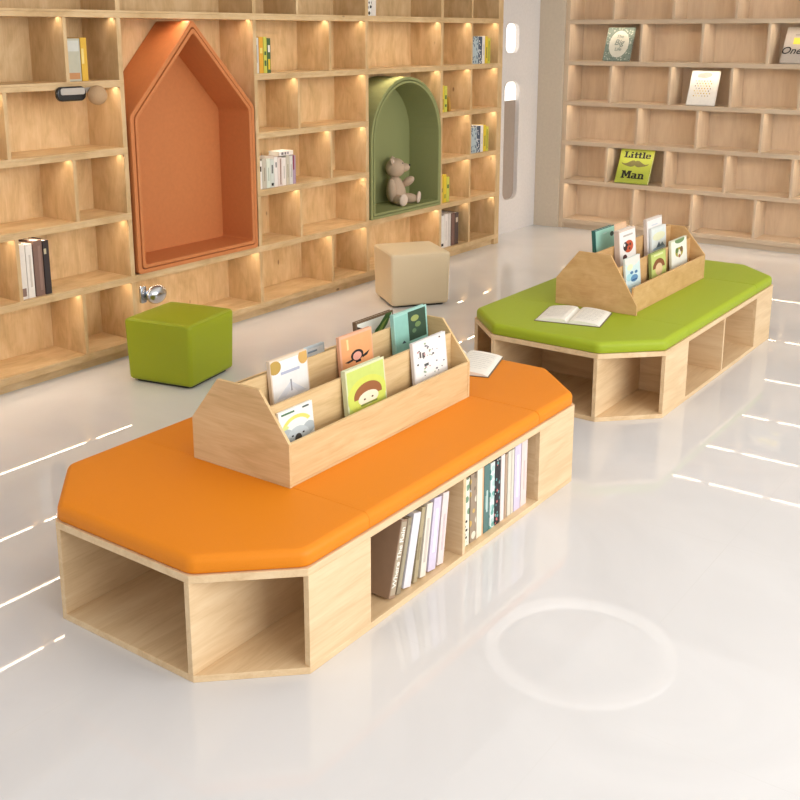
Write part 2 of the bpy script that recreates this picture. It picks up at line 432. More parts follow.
# ------------------------------------------------------------------ books
def book(label, w, h, t, cover, loc, rot=(0, 0, 0), shapes=None, pic='cover_picture', spine=None, texts=(), group=None, back=None, cat='book', name='book'):
    """local: width along x (spine at -w/2), thickness along y (front cover faces -y), stands on z=0"""
    root = thing(name, label, cat, loc, rot, group)
    c = min(.0028, t*.2)
    bm = bmesh.new()
    bx(bm, -w/2+c, w/2, -t/2, -t/2+c, 0, h); bx(bm, -w/2+c, w/2, t/2-c, t/2, 0, h); bx(bm, -w/2, -w/2+c, -t/2, t/2, 0, h)
    link('cover', bm, cover, root, .0006, 1)
    bm = bmesh.new(); bx(bm, -w/2+c+.0004, w/2-.004, -t/2+c+.0003, t/2-c-.0003, .004, h-.004); link('pages', bm, PAPER, root)
    if shapes:                                     # printed shapes on the front cover, in cover fractions
        mats = []; bm = bmesh.new()
        for k, (pts, m) in enumerate(shapes):
            if m not in mats: mats.append(m)
            d = -t/2-.00035-.00022*min(k, 9)
            P = [(min(max(p[0], .012), .988), min(max(p[1], .012), .988)) for p in pts]
            prism(bm, P, d, -t/2-.0001, lambda p, q: (-w/2+p[0]*w, q, p[1]*h), mats.index(m))
        link(pic, bm, mats, root)
    if spine:                                      # printed shapes on the spine: (y0, y1, z0, z1) fractions
        for k, (a, b2, z0, z1, m) in enumerate(spine):
            bm = bmesh.new()
            bx(bm, -w/2-.0006-.0002*k, -w/2-.0001, -t/2+a*t, -t/2+b2*t, z0*h, z1*h)
            link('spine_print', bm, m, root)
    for (txt, u, v, size, m, where, bold, shear) in texts:
        cu = bpy.data.curves.new('lettering', 'FONT'); cu.body = txt; cu.size = size
        cu.align_x = 'CENTER'; cu.align_y = 'CENTER'; cu.extrude = .0006; cu.offset = bold; cu.shear = shear
        tmp = bpy.data.objects.new('tmp', cu); COL.objects.link(tmp)
        me = bpy.data.meshes.new_from_object(tmp.evaluated_get(bpy.context.evaluated_depsgraph_get()))
        bpy.data.objects.remove(tmp)
        if where == 'front': M = Matrix.Translation((-w/2+u*w, -t/2-.0026, v*h)) @ Matrix.Rotation(PI/2, 4, 'X')
        else: M = Matrix.Translation((-w/2-.0012, -t/2+u*t, v*h)) @ Matrix.Rotation(-PI/2, 4, 'Z') @ Matrix.Rotation(PI/2, 4, 'X') @ Matrix.Rotation(PI/2, 4, 'Z')
        me.transform(M); me.materials.clear(); me.materials.append(m)
        o = bpy.data.objects.new('lettering', me); COL.objects.link(o); o.parent = root
    return root
def C(rgb, rough=.55):
    return plain('print_%02x%02x%02x' % tuple(rgb), rgb, rough)
def rect(x0, x1, y0, y1): return [(x0, y0), (x1, y0), (x1, y1), (x0, y1)]

# --- picture books in the orange bench's rack: (x centre, lowest point y at the divider foot)
def faced(label, x0, x1, ydiv, z, h, t, cover, lean, shapes, lift=0, roll=0, hc=.25, vis=.40, **k):
    """stands in a slot leaning back; ydiv = front face of the divider it leans on, at height of contact"""
    zc = z+.0092+lift
    yb = ydiv-math.tan(lean)*min(h, hc)-t/2/math.cos(lean)-.002
    shapes = shapes[:1]+[([(u, vis+(1-vis)*v) for u, v in pts], m) for pts, m in shapes[1:]]
    return book(label, x1-x0, h, t, cover, ((x0+x1)/2, yb, zc+t/2*math.sin(lean)), (-lean, roll, 0), shapes, **k)
cyA = (RA[2]+RA[3])/2; cyB = (RB[2]+RB[3])/2
d1A = cyA-.131-.006; d0A = cyA-.006; dmA = cyA+.131-.006
gA = 'picture books in the birch rack'
W1, W2 = C((238,236,228)), C((222,226,226))
koala = [(rect(.03, .97, .03, .97), C((232,234,228))),
         (ellipse(.5, .46, .45, .34, 20, 25, 155)+ellipse(.5, .46, .35, .25, 20, 155, 25), C((226,216,110))), (ellipse(.16, .56, .1, .05), C((214,222,140))),
         (ellipse(.18, .36, .17, .16), C((176,184,186))), (ellipse(.84, .36, .17, .16), C((176,184,186))), (ellipse(.5, .22, .34, .28), C((192,200,202))), (ellipse(.5, .20, .10, .12), C((70,66,62))),
         (ellipse(.34, .30, .03, .022), C((60,60,60))), (ellipse(.66, .30, .03, .022), C((60,60,60))), (rect(.08, .45, .89, .93), C((70,110,74))), (rect(.7, .88, .9, .94), C((80,90,84)))]
faced('white picture book with grey koala and yellow arc, front row of birch rack', 2.402, 2.572, d1A, ZA, 0.223, .010, W1, .10, koala, group=gA, hc=0.25)
gold = [(rect(.03, .97, .03, .97), C((236,234,230))), (ellipse(.12, .82, .16, .15), C((186,152,72))), (ellipse(.88, .86, .13, .16), C((210,166,92))),
        ([(.1, .1), (.5, .42), (.9, .1)], C((214,216,222))), ([(.3, .08), (.5, .3), (.7, .08)], C((226,226,230))), (rect(.26, .76, .62, .68), C((176,180,200))), (rect(.49, .52, .2, .46), C((150,150,156)))]
faced('white picture book with gold corner blots, second row near the left end of birch rack', 2.507, 2.700, d0A, ZA, 0.348, .016, C((228,208,184)), .09, gold, group=gA, hc=0.305, vis=.55)
peach = [(rect(.05, .97, .03, .97), C((240,168,112))), (ellipse(.5, .42, .19, .14), BLACK), (ellipse(.5, .40, .13, .105), C((236,170,150))),
         ([(.12, .33), (.36, .36), (.36, .31), (.22, .29)], BLACK), ([(.88, .44), (.64, .36), (.66, .31), (.80, .34)], BLACK), (rect(.44, .6, .24, .29), BLACK), (rect(.2, .26, .62, .88), C((250,214,150)))]
faced('peach orange picture book with small black-haired figure, second row of birch rack', 2.882, 3.080, d0A, ZA, 0.343, .014, C((232,176,142)), .09, peach, group=gA, hc=0.305, vis=.56)
grn = [(rect(.03, .97, .03, .97), C((196,212,110))), (ellipse(.5, .34, .5, .40), C((206,214,92))), (ellipse(.52, .33, .36, .27, 24, -10, 190), C((150,92,48))),
       (ellipse(.52, .25, .26, .15), C((240,226,196))), (rect(.32, .74, .11, .15), C((128,140,60))), (ellipse(.42, .24, .025, .02), C((90,70,50))), (ellipse(.62, .24, .025, .02), C((90,70,50)))]
faced('lime green picture book with brown-haired face, front row of birch rack', 2.743, 2.971, d1A, ZA, 0.276, .020, C((214,218,176)), .10, grn, group=gA, hc=0.25)
teal = [(rect(.03, .97, .03, .97), C((142,194,180))), (rect(.42, .95, .30, .96), C((44,72,52))),
        (ellipse(.62, .78, .12, .07), C((150,160,90))), (ellipse(.7, .62, .09, .06), C((108,132,80))), (ellipse(.58, .5, .06, .05), C((90,120,84))), ([(.2, .30), (.26, .36), (.32, .30)], C((50,70,80)))]
faced('teal picture book with dark green panel, second row at the right of birch rack', 3.218, 3.447, d0A, ZA, 0.354, .018, C((160,206,194)), .09, teal, group=gA, hc=0.305, vis=.5)
sp_ = [(rect(.03, .97, .03, .97), C((240,236,232)))]
rs = random.Random(3)
for k in range(34):
    u, v = rs.uniform(.1, .92), rs.uniform(.12, .93); s = rs.uniform(.012, .03)
    sp_.append((ellipse(u, v, s, s*.8, 6), C(rs.choice([(60,60,60), (96,80,76), (196,150,150), (150,170,140), (120,120,130)]))))
sp_ += [(rect(.18, .22, .6, .74), C((90,84,84))), (rect(.26, .33, .58, .7), C((90,84,84))), (rect(.3, .42, .36, .42), C((80,84,84)))]
faced('white picture book speckled with small dark motifs, front row right of birch rack', 3.163, 3.391, d1A, ZA, 0.275, .014, C((226,222,220)), .10, sp_, group=gA, hc=0.25)
faced('pale blue picture book showing only its top behind the gold-blotted one', 2.740, 2.957, dmA, ZA, 0.288, .012, C((206,220,226)), .08, [(rect(.03, .97, .03, .97), C((232,238,240))), (rect(.55, .8, .86, .9), C((150,170,190)))], group=gA, hc=0.255)
leaf = [(rect(.03, .97, .03, .97), C((236,238,228))), ([(.40, .52), (.60, .56), (.82, .74), (.97, .97), (.80, .97), (.62, .80), (.48, .70)], C((66,112,58))), ([(.52, .62), (.66, .66), (.84, .88), (.70, .80)], C((150,180,90))), ([(.03, .62), (.12, .62), (.22, .80), (.03, .90)], C((60,44,36)))]
faced('white picture book with green leaf spray behind the peach book in birch rack', 3.150, 3.398, dmA, ZA, 0.320, .018, C((120,96,70)), .08, leaf, group=gA, hc=0.255)
# --- picture books in the green bench's rack
d1B = cyB-.115-.006; d0B = cyB+.012-.006; dmB = cyB+.13-.006
gB = 'picture books in the brown rack'
faced('teal picture book tilted behind the left end of the brown rack', 5.255, 5.502, dmB, ZB, 0.370, .022, C((44,104,96)), .10, [(rect(.02, .99, .01, .99), C((168,220,202))), (ellipse(.86, .8, .1, .06), C((60,80,70))), (rect(.4, .6, .86, .88), C((200,226,214)))], group=gB, hc=0.235)
lady = [(rect(.03, .97, .03, .97), C((240,236,230))), (ellipse(.55, .56, .28, .15), C((196,84,48))), (ellipse(.35, .58, .12, .11), C((40,30,30))), (ellipse(.5, .6, .04, .03), C((40,30,30))),
        (ellipse(.64, .6, .045, .035), C((40,30,30))), (ellipse(.6, .5, .04, .03), C((40,30,30))), (ellipse(.3, .62, .05, .04), C((240,236,230))), (ellipse(.3, .32, .12, .07), C((70,40,40))), (rect(.25, .8, .82, .86), C((190,180,172)))]
faced('white picture book with red ladybird, second row of the brown rack', 5.270, 5.490, d0B, ZB, 0.380, .030, C((216,196,180)), .09, lady, group=gB, hc=0.297)
faced('peach picture book peeping out behind the ladybird book in the brown rack', 5.510, 5.688, dmB, ZB, 0.365, .010, C((238,196,156)), .06, [(rect(.03, .97, .03, .97), C((242,204,166)))], group=gB, hc=0.235)
blue = [(rect(.03, .97, .03, .97), C((206,226,226))), (ellipse(.5, .9, .5, .2), C((240,224,216))), (ellipse(.25, .35, .22, .12), C((170,214,220))), (ellipse(.56, .27, .24, .12), C((92,142,180))), (ellipse(.4, .48, .1, .05), C((70,120,160))),
        (ellipse(.7, .46, .09, .05), C((70,120,160))), (rect(.4, .74, .2, .24), C((40,84,130))), (ellipse(.3, .68, .18, .1), C((236,238,190)))]
faced('pale blue picture book with blue animals, front row left of the brown rack', 5.108, 5.302, d1B, ZB, 0.267, .012, C((216,224,216)), .10, blue, group=gB, hc=0.232)
gr2 = [(rect(.03, .97, .03, .97), C((194,206,116))), (ellipse(.5, .36, .4, .36, 24, 0, 180), C((132,78,40))), (ellipse(.5, .30, .24, .24), C((226,196,150))), (rect(.2, .8, .84, .9), C((222,226,170)))]
faced('olive green picture book with brown arch shape, front row middle of the brown rack', 5.440, 5.655, d1B, ZB, 0.240, .016, C((150,160,90)), .10, gr2, group=gB, hc=0.232)
sky = [(rect(.03, .97, .03, .97), C((226,234,230))), (ellipse(.5, .72, .42, .12), C((230,232,196))), ([(.3, .40), (.5, .56), (.62, .40)], C((80,104,120))), ([(.5, .40), (.72, .52), (.85, .40)], C((110,134,140))), (rect(.1, .9, .34, .40), C((150,180,196)))]
faced('pale blue-white picture book with grey peaks, second row of the brown rack', 5.695, 5.913, d0B-.024, ZB, 0.332, .014, C((222,226,222)), .08, sky, group=gB, hc=0.297)
faced('white picture book standing tallest behind the grey-peaks book in the brown rack', 5.672, 5.898, d0B, ZB, .386, .020, C((214,200,190)), .08, [(rect(.03, .99, .03, .97), C((236,230,226))), (rect(.3, .7, .80, .83), C((200,206,214)))], group=gB, hc=.297)
lf = [(rect(.03, .97, .03, .97), C((236,236,222))), (ellipse(.55, .94, .3, .12), C((110,140,90))), (ellipse(.5, .5, .24, .18), C((170,160,60))), (ellipse(.5, .44, .1, .16), C((234,230,210))),
      (ellipse(.36, .58, .09, .1), C((96,120,60))), (ellipse(.64, .58, .09, .1), C((110,84,50))), (ellipse(.5, .36, .07, .06), C((150,100,60)))]
faced('cream picture book with green and brown leafy creature, front row right of the brown rack', 5.738, 5.985, d1B, ZB, 0.263, .014, C((216,214,190)), .10, lf, group=gB, hc=0.232)

# --- open books lying on the seat pads
def open_book(label, loc, rz, hw, hl, line):
    root = thing('open_book', label, 'open book', loc, (0, 0, rz))
    prof = []
    for i in range(21):
        u = -1+i/10
        prof.append((u*hw, .005+.017*(1-abs(u))**.45*(1-.9*math.exp(-(u/.07)**2))*(1+.25*math.sin(abs(u)*PI))))
    bm = bmesh.new()
    top = [(x, z) for x, z in prof]; poly = [(-hw, .0035)]+[(x, z) for x, z in prof]+[(hw, .0035)]
    prism(bm, poly, -hl, hl, lambda p, q: (p[0], q, p[1])); link('pages', bm, PAPER, root)
    bm = bmesh.new(); bx(bm, -hw-.006, hw+.006, -hl-.005, hl+.005, .0005, .0033); link('cover', bm, C((120,104,84)), root, .0008, 1)
    mt = C(line); bm = bmesh.new()
    def zat(x):
        u = (x/hw+1)*10; i = min(19, int(u)); f = u-i
        return prof[i][1]*(1-f)+prof[i+1][1]*f
    for sx in (-1, 1):
        for r_ in range(9):
            y = hl*.78-r_*hl*.17
            for k in range(6):
                xa = sx*hw*(.2+.11*k); xb = sx*hw*(.2+.11*k+.1)
                if k == 5 and r_ % 3 == 2: continue
                vs = [bm.verts.new((xx, yy, zat(xx)+.0006)) for xx, yy in ((xa, y), (xb, y), (xb, y-.0035), (xa, y-.0035))]
                bm.faces.new(vs)
    link('print_lines', bm, mt, root)
    return root
open_book('open book lying on the green pad in front of the brown rack', (4.835, -2.345, ZB), math.radians(-77), .165, .145, (176,172,166))
open_book('open book lying on the orange pad behind the birch rack', (3.815, -2.287, ZA), math.radians(-72), .165, .150, (190,186,180))

# --- books inside the orange bench: spine towards the room
def spined(label, x0, x1, yfront, z, h, w, cover, lean=0, spine=None, group=None, texts=()):
    t = x1-x0-.0012
    return book(label, w, h, t, cover, ((x0+x1)/2, yfront+w/2, z+.0006+t/2*abs(math.sin(lean))), (lean, 0, PI/2), None, spine=spine, texts=texts, group=group)
g1 = 'leaning books in the left cubby of the orange bench'
yfA = -2.874+.028; z0 = .022
def lean_row(items):
    for lab, xb, t, h, lean, cov, spn, txt in items:
        tt = t*math.cos(lean)
        book(lab, .21, h, tt, cov, (xb+t/2, yfA+.105, z0+.0006+tt/2*math.sin(lean)), (lean, 0, PI/2), None, spine=spn, texts=txt, group=g1)
IV = C((226,218,206)); INK = C((120,112,108))
lean_row([
 ('thick grey-brown book leaning at the left of the bench cubby, its side showing', 2.5135, .036, .264, .282, C((158,130,106)), [(.12, .88, .04, .97, C((178,162,138)))], [('Where The Rain', .5, .52, .030, C((244,240,228)), 'spine', .0004, 0)]),
 ('thin olive-grey book leaning against the thick grey-brown one', 2.5570, .024, .258, .268, C((150,136,112)), [(.2, .8, .1, .9, C((168,156,130)))], ()),
 ('white book with wide blank spine among the leaning bench books', 2.5960, .044, .256, .245, C((226,222,226)), None, ()),
 ('thin khaki book leaning right of the blank white spine', 2.6560, .022, .262, .195, C((176,160,126)), [(.2, .8, .3, .6, C((150,136,104)))], ()),
 ('cream book with faint print leaning left of the lilac one', 2.6950, .034, .260, .165, C((232,224,208)), [(.3, .7, .2, .8, C((206,196,184)))], ()),
 ('lilac book with white lettering band among the leaning bench books', 2.7430, .046, .262, .145, C((216,206,226)), [(.3, .65, .25, .85, C((240,236,242)))], ()),
 ('pinkish white book last of the leaning row in the bench cubby', 2.8010, .038, .262, .135, C((232,216,212)), [(.3, .6, .2, .7, C((214,196,196)))], ()),
])
g2 = 'upright books in the right cubby of the orange bench'
FL1 = speckled('pale_leaf_print', (236,232,214), [(160,190,160), (210,222,200), (120,150,120), (236,228,200)], 34, .42)
FL2 = speckled('taupe_floral_print', (160,140,118), [(226,220,200), (206,170,96), (130,112,92), (240,236,226)], 30, .45)
FL3 = speckled('black_floral_print', (34,34,40), [(206,110,110), (232,232,228), (96,150,150), (40,40,46)], 52, .36)
FL4 = speckled('teal_white_print', (216,228,224), [(110,168,160), (240,244,240), (180,210,206)], 40, .45)
up = [('pale leaf-print book with black squiggles, first in the right bench cubby', 2.960, 3.010, FL1, [(.3, .5, .12, .15, BLACK), (.5, .72, .17, .2, BLACK), (.25, .5, .23, .26, BLACK), (.5, .75, .29, .32, BLACK), (.3, .55, .36, .39, BLACK)], .262),
 ('taupe floral book second in the right bench cubby', 3.016, 3.058, FL2, None, .266),
 ('cream book with orange edge third in the right bench cubby', 3.062, 3.108, C((238,228,206)), [(0, .2, 0, 1, C((214,170,130)))], .270),
 ('dark teal book with pale lettering in the right bench cubby', 3.112, 3.152, C((86,122,118)), [(.35, .6, .3, .62, C((200,220,214))), (.62, .8, .35, .55, C((150,184,178)))], .268),
 ('white and teal patterned book left of the black floral one', 3.156, 3.188, FL4, None, .264),
 ('black floral book in the right bench cubby', 3.192, 3.230, FL3, None, .270),
 ('pinkish white book right of the black floral one', 3.234, 3.262, C((240,226,220)), None, .268),
 ('thin tan book in the right bench cubby', 3.265, 3.283, C((182,156,132)), None, .262),
 ('grey cream book left of the lilac one in the right bench cubby', 3.287, 3.334, C((222,216,200)), [(.35, .5, 0, 1, C((196,188,172)))], .266),
 ('lilac book with white lettering near the right end of the bench cubby', 3.338, 3.388, C((214,204,226)), [(.35, .65, .2, .85, C((238,234,240)))], .270),
 ('pink-beige book last at the right end of the bench cubby', 3.392, 3.438, C((232,214,208)), [(.4, .6, .25, .7, C((216,196,192)))], .270)]
for lab, a, c, cov, spn, h in up:
    spined(lab, a, c, yfA, z0, h, .2, cov, 0, spn, g2)

# --- spine-out books in the left bookcase
YB = .028
def shelf_run(group, k, items, w=.15):
    for lab, a, c, h, cov, spn, *ln in items:
        spined(lab, a, c, YB, TOPS[k], h, w, cov, ln[0] if ln else 0, spn, group)
YEL, YG, DKG, LB, NV, WT, BR, DK = C((226,196,52)), C((206,204,84)), C((70,100,58)), C((160,180,190)), C((60,72,92)), C((236,230,222)), C((120,88,76)), C((52,42,44))
shelf_run('books beside the orange niche roof', 4, [
 ('thick grey-green book on the left shelf beside the orange roof', 3.594, 3.684, .222, C((190,186,164)), [(.1, .9, .7, .95, C((206,206,196))), (.1, .9, .05, .2, C((196,140,90)))]),
 ('golden yellow book beside the grey-green one left of the orange roof', 3.688, 3.728, .226, C((222,176,56)), [(.55, .95, .4, .75, C((240,214,130)))])], .16)
shelf_run('books low on the left shelf', 1, [
 ('pale white book nearest the divider on the lower left shelf', 3.204, 3.246, .292, C((232,224,214)), [(.2, .8, .05, .2, C((140,112,100)))]),
 ('cream white book second on the lower left shelf', 3.249, 3.290, .288, C((238,230,220)), [(.3, .6, .2, .8, C((208,198,186)))]),
 ('brown book with dull spine on the lower left shelf', 3.296, 3.352, .300, C((130,100,88)), [(.2, .5, .1, .9, C((148,118,106)))]),
 ('black book with pale mark last on the lower left shelf', 3.357, 3.394, .292, DK, [(.5, .9, .75, .85, C((190,180,150)))])], .19)
shelf_run('books right of the orange roof', 4, [
 ('greyish white book nearest the upright right of the orange roof', 5.024, 5.066, .222, C((214,208,196)), [(.3, .7, .3, .8, C((170,160,150)))]),
 ('orange-yellow book right of the orange roof', 5.069, 5.108, .226, C((228,168,52)), [(.2, .8, .55, .7, C((240,220,120)))]),
 ('yellow book with green flecks right of the orange roof', 5.111, 5.143, .226, YG, [(.2, .8, .2, .35, DKG), (.2, .8, .5, .6, DKG)]),
 ('dark green and yellow book last right of the orange roof', 5.146, 5.178, .218, DKG, [(.2, .8, .1, .4, YEL), (.2, .8, .6, .8, WT)])])
wcols = [((238,232,224), .06), ((200,190,172), .0), ((222,228,214), .0), ((214,218,210), .0), ((240,232,226), .0), ((232,214,206), 0), ((240,230,222), 0), ((206,196,176), 0), ((224,218,210), 0)]
x = 5.030
wl = ['white book with black mark, first beside the orange niche', 'greyish tan book second beside the orange niche', 'pale green-white book third beside the orange niche', 'grey-white book with black tail fourth beside the orange niche',
      'white book fifth in the white row beside the orange niche', 'pinkish book sixth in the white row beside the orange niche', 'cream-white book seventh in the white row beside the orange niche',
      'khaki book eighth in the white row beside the orange niche', 'pale grey book ninth in the white row beside the orange niche']
items = []
for k, ((c, _), lab) in enumerate(zip(wcols, wl)):
    t = (.036, .040, .036, .036, .034, .040, .040, .034, .032)[k]
    sp2 = {0: [(.2, .7, .62, .8, BLACK)], 3: [(.2, .8, .06, .16, BLACK), (.3, .7, .5, .8, C((110,110,104)))], 4: [(.3, .6, .65, .82, C((90,80,76)))], 5: [(.2, .45, .05, .95, C((150,112,92)))]}.get(k, [(.35, .6, .25, .7, C([v-40 for v in c]))])
    items.append((lab, x, x+t, .186+.006*((k*5) % 3), C(c), sp2)); x += t+.0012
items.append(('violet and crimson edged book last in the white row beside the orange niche', x, x+.030, .192, C((176,150,170)), [(.55, .95, .5, 1, C((140,40,64)))]))
shelf_run('white row of books beside the orange niche', 2, items)
tag(book('white book lying flat on top of the white row beside the orange niche', .10, .14, .028, C((238,230,222)), (5.235, YB+.05, TOPS[2]+.1995+.0145), (PI/2, 0, PI/2), None,
     spine=[(.2, .8, .15, .3, INK), (.2, .8, .38, .5, INK), (.2, .8, .58, .66, INK)], group='white row of books beside the orange niche'),
    'white book lying flat on top of the white row beside the orange niche', 'book', 'white row of books beside the orange niche')
bpy.context.view_layer.update()
shelf_run('books on the topmost shelf', 5, [
 ('black and white patterned book on the topmost visible shelf', 6.196, 6.262, .25, speckled('black_white_print', (228,224,216), [(40,38,38), (70,66,64), (230,226,220)], 40, .5), None),
 ('plain pale book right of the patterned one on the topmost shelf', 6.265, 6.312, .24, C((226,218,208)), None)])
BW = speckled('blue_grey_print', (176,190,194), [(110,130,144), (206,214,214), (90,104,116)], 40, .4)
NB = speckled('navy_white_print', (70,84,104), [(220,222,222), (54,62,84)], 50, .38)
for k, where in ((4, 'on the top lit shelf at the right end'), (2, 'on the third lit shelf at the right end')):
    shelf_run('mixed books '+where, k, [
     ('wide blue-grey printed book '+where, 7.652, 7.742, .215, BW, None),
     ('navy and white book '+where, 7.745, 7.800, .222, NB, None),
     ('white book '+where, 7.803, 7.846, .226, WT, [(.3, .6, .3, .7, C((206,200,190)))]),
     ('yellow book beside the white one '+where, 7.850, 7.892, .224, YEL, [(.2, .6, .2, .6, C((150,140,60)))]),
     ('yellow-green book last in the row '+where, 7.895, 7.936, .208, YG, [(.3, .8, .1, .9, C((168,160,60)))])])
shelf_run('yellow books beside the arch top', 3, [
 ('yellow book nearest the green arch on the second lit shelf', 7.186, 7.228, .212, YEL, [(.2, .7, .1, .5, C((176,140,50)))]),
 ('yellow book with dark green flecks on the second lit shelf', 7.231, 7.272, .206, YG, [(.2, .8, .5, .65, DKG), (.2, .8, .2, .3, DKG)]),
 ('short ochre book leaning on the second lit shelf', 7.306, 7.332, .118, C((188,140,60)), None, -.16)])
shelf_run('yellow books beside the teddy bear', 1, [
 ('ochre yellow book nearest the green arch on the fourth lit shelf', 7.186, 7.230, .22, C((216,180,64)), [(.2, .8, .4, .55, C((150,130,60)))]),
 ('bright yellow book in the middle on the fourth lit shelf', 7.233, 7.276, .228, YEL, [(.2, .8, .15, .3, C((170,160,60)))]),
 ('yellow-green book last on the fourth lit shelf', 7.279, 7.320, .206, YG, [(.2, .8, .55, .7, DKG)])])
shelf_run('books on the bottom shelf by the floor', 0, [
 ('white book with black foot mark on the bottom right shelf', 7.196, 7.250, .274, WT, [(.2, .8, .06, .14, BLACK)]),
 ('white book second on the bottom right shelf', 7.253, 7.306, .280, C((238,228,220)), [(.4, .6, .2, .8, C((206,196,188)))]),
 ('greyish white book third on the bottom right shelf', 7.309, 7.352, .278, C((214,204,196)), None),
 ('brown book on the bottom right shelf', 7.362, 7.412, .276, BR, None),
 ('dark book with pale mark last on the bottom right shelf', 7.416, 7.470, .272, C((78,62,58)), [(.2, .8, .7, .85, C((196,180,160)))])], .19)

# --- books shown face out in the far bookcase
def faceout(label, y0, y1, k, h, lean, t, cover, shapes, texts=(), x=9.162, **kw):
    w = y0-y1
    return book(label, w, h, t, cover, (x+t/2, (y0+y1)/2, TOPS[k]+.0008+t/2*math.sin(lean)), (-lean, 0, -PI/2), shapes, texts=texts, group='face-out books in the far bookcase', **kw)
GP = speckled('green_leaf_pattern', (124,138,126), [(180,188,172), (100,116,106), (188,192,180)], 46, .34)
faceout('grey-green leaf-patterned book with white oval, upper left of the far bookcase', -.436, -.700, 4, .316, .365, .016, GP,
        [(ellipse(.5, .5, .36, .40, 32), C((214,212,198)))], [('The', .5, .72, .045, C((150,160,146)), 'front', .0005, .2), ('Big', .5, .54, .075, C((140,150,138)), 'front', .001, .25), ('Life', .5, .34, .045, C((150,160,146)), 'front', .0005, .2)])
SLAB = {'L': (.78, [rect(.0, .5, 0, .13), rect(.12, .36, 0, 1), rect(0, .5, .87, 1), rect(0, .76, 0, .13), rect(.58, .76, 0, .34)]),
 'i': (.44, [rect(.08, .32, 0, .66), rect(0, .4, 0, .12), rect(0, .32, .55, .66), rect(.08, .32, .78, .98)]),
 't': (.50, [rect(.12, .34, 0, .92), rect(0, .48, .55, .67), rect(.12, .48, 0, .13)]),
 'l': (.44, [rect(.08, .32, 0, 1), rect(0, .4, 0, .12), rect(0, .32, .88, 1)]),
 'e': (.64, [rect(0, .2, .08, .6), rect(.1, .5, 0, .13), rect(.1, .5, .56, .69), rect(.4, .6, .3, .62), rect(.1, .6, .28, .40), rect(.42, .6, .06, .17)]),
 'M': (1.18, [rect(.0, .4, 0, .13), rect(.1, .3, 0, 1), rect(0, .36, .87, 1), rect(.72, 1.14, 0, .13), rect(.82, 1.06, 0, 1), rect(.78, 1.14, .87, 1), [(.16, 1), (.42, 1), (.66, .22), (.48, .22)], [(.74, 1), (.96, 1), (.64, .22), (.48, .22)]]),
 'a': (.72, [rect(.06, .5, .55, .69), rect(.36, .58, .0, .62), rect(.0, .2, .06, .34), rect(.08, .5, .28, .40), rect(.08, .5, 0, .12), rect(.4, .7, 0, .12)]),
 'n': (.78, [rect(.0, .36, 0, .12), rect(.08, .28, 0, .66), rect(0, .26, .56, .68), rect(.2, .56, .54, .69), rect(.46, .66, 0, .6), rect(.4, .74, 0, .12)])}
def slab(txt, u0, u1, v0, v1, m):
    tot = sum(SLAB[c][0] for c in txt); k = (u1-u0)/tot; x = u0; out = []
    for c in txt:
        for p in SLAB[c][1]: out.append(([(x+q[0]*k, v0+q[1]*(v1-v0)) for q in p], m))
        x += SLAB[c][0]*k
    return out
MU = [(.08, .60), (.12, .545), (.20, .515), (.30, .49), (.38, .475), (.45, .49), (.5, .525), (.55, .49), (.62, .475), (.70, .49), (.80, .515), (.88, .545), (.92, .60),
      (.86, .572), (.80, .565), (.74, .585), (.67, .63), (.60, .665), (.54, .67), (.5, .645), (.46, .67), (.40, .665), (.33, .63), (.26, .585), (.20, .565), (.14, .572)]
faceout('lime book with moustache titled Little Man in the far bookcase', -.612, -.938, 1, .333, .45, .022, C((168,180,64)),
        [(MU, C((110,104,58)))]+slab('Little', .12, .93, .74, .92, BLACK)+slab('Man', .16, .86, .14, .36, BLACK))
cloud = [(rect(.02, .98, .02, .98), C((240,236,228))), (ellipse(.45, .86, .22, .07), C((182,178,168))), (ellipse(.55, .88, .18, .07), C((186,182,172))), (ellipse(.36, .845, .14, .05), C((178,174,166)))]
rs = random.Random(5)
for i in range(6):
    for j in range(7):
        u = .24+.1*i+(.05 if j % 2 else 0)-.03; v = .70-.072*j
        cloud.append((ellipse(u, v, .017, .021, 8), C(rs.choice([(226,200,84), (206,170,60), (120,110,100), (236,222,150), (190,180,170)]))))
faceout('white book with cloud and gold raindrops in the far bookcase', -1.252, -1.506, 3, .315, .38, .018, C((226,222,214)), cloud)
faceout('grey book lettered One with yellow blocks at the right edge of the far bookcase', -2.032, -2.290, 4, .335, .53, .020, C((178,168,158)),
        [(rect(.28, .92, .52, .70), C((222,204,70))), (rect(.80, .98, .1, .3), C((226,206,60))), (rect(.3, .7, .76, .80), C((150,142,134)))],
        [('One', .27, .33, .092, BLACK, 'front', .0006, .3)])

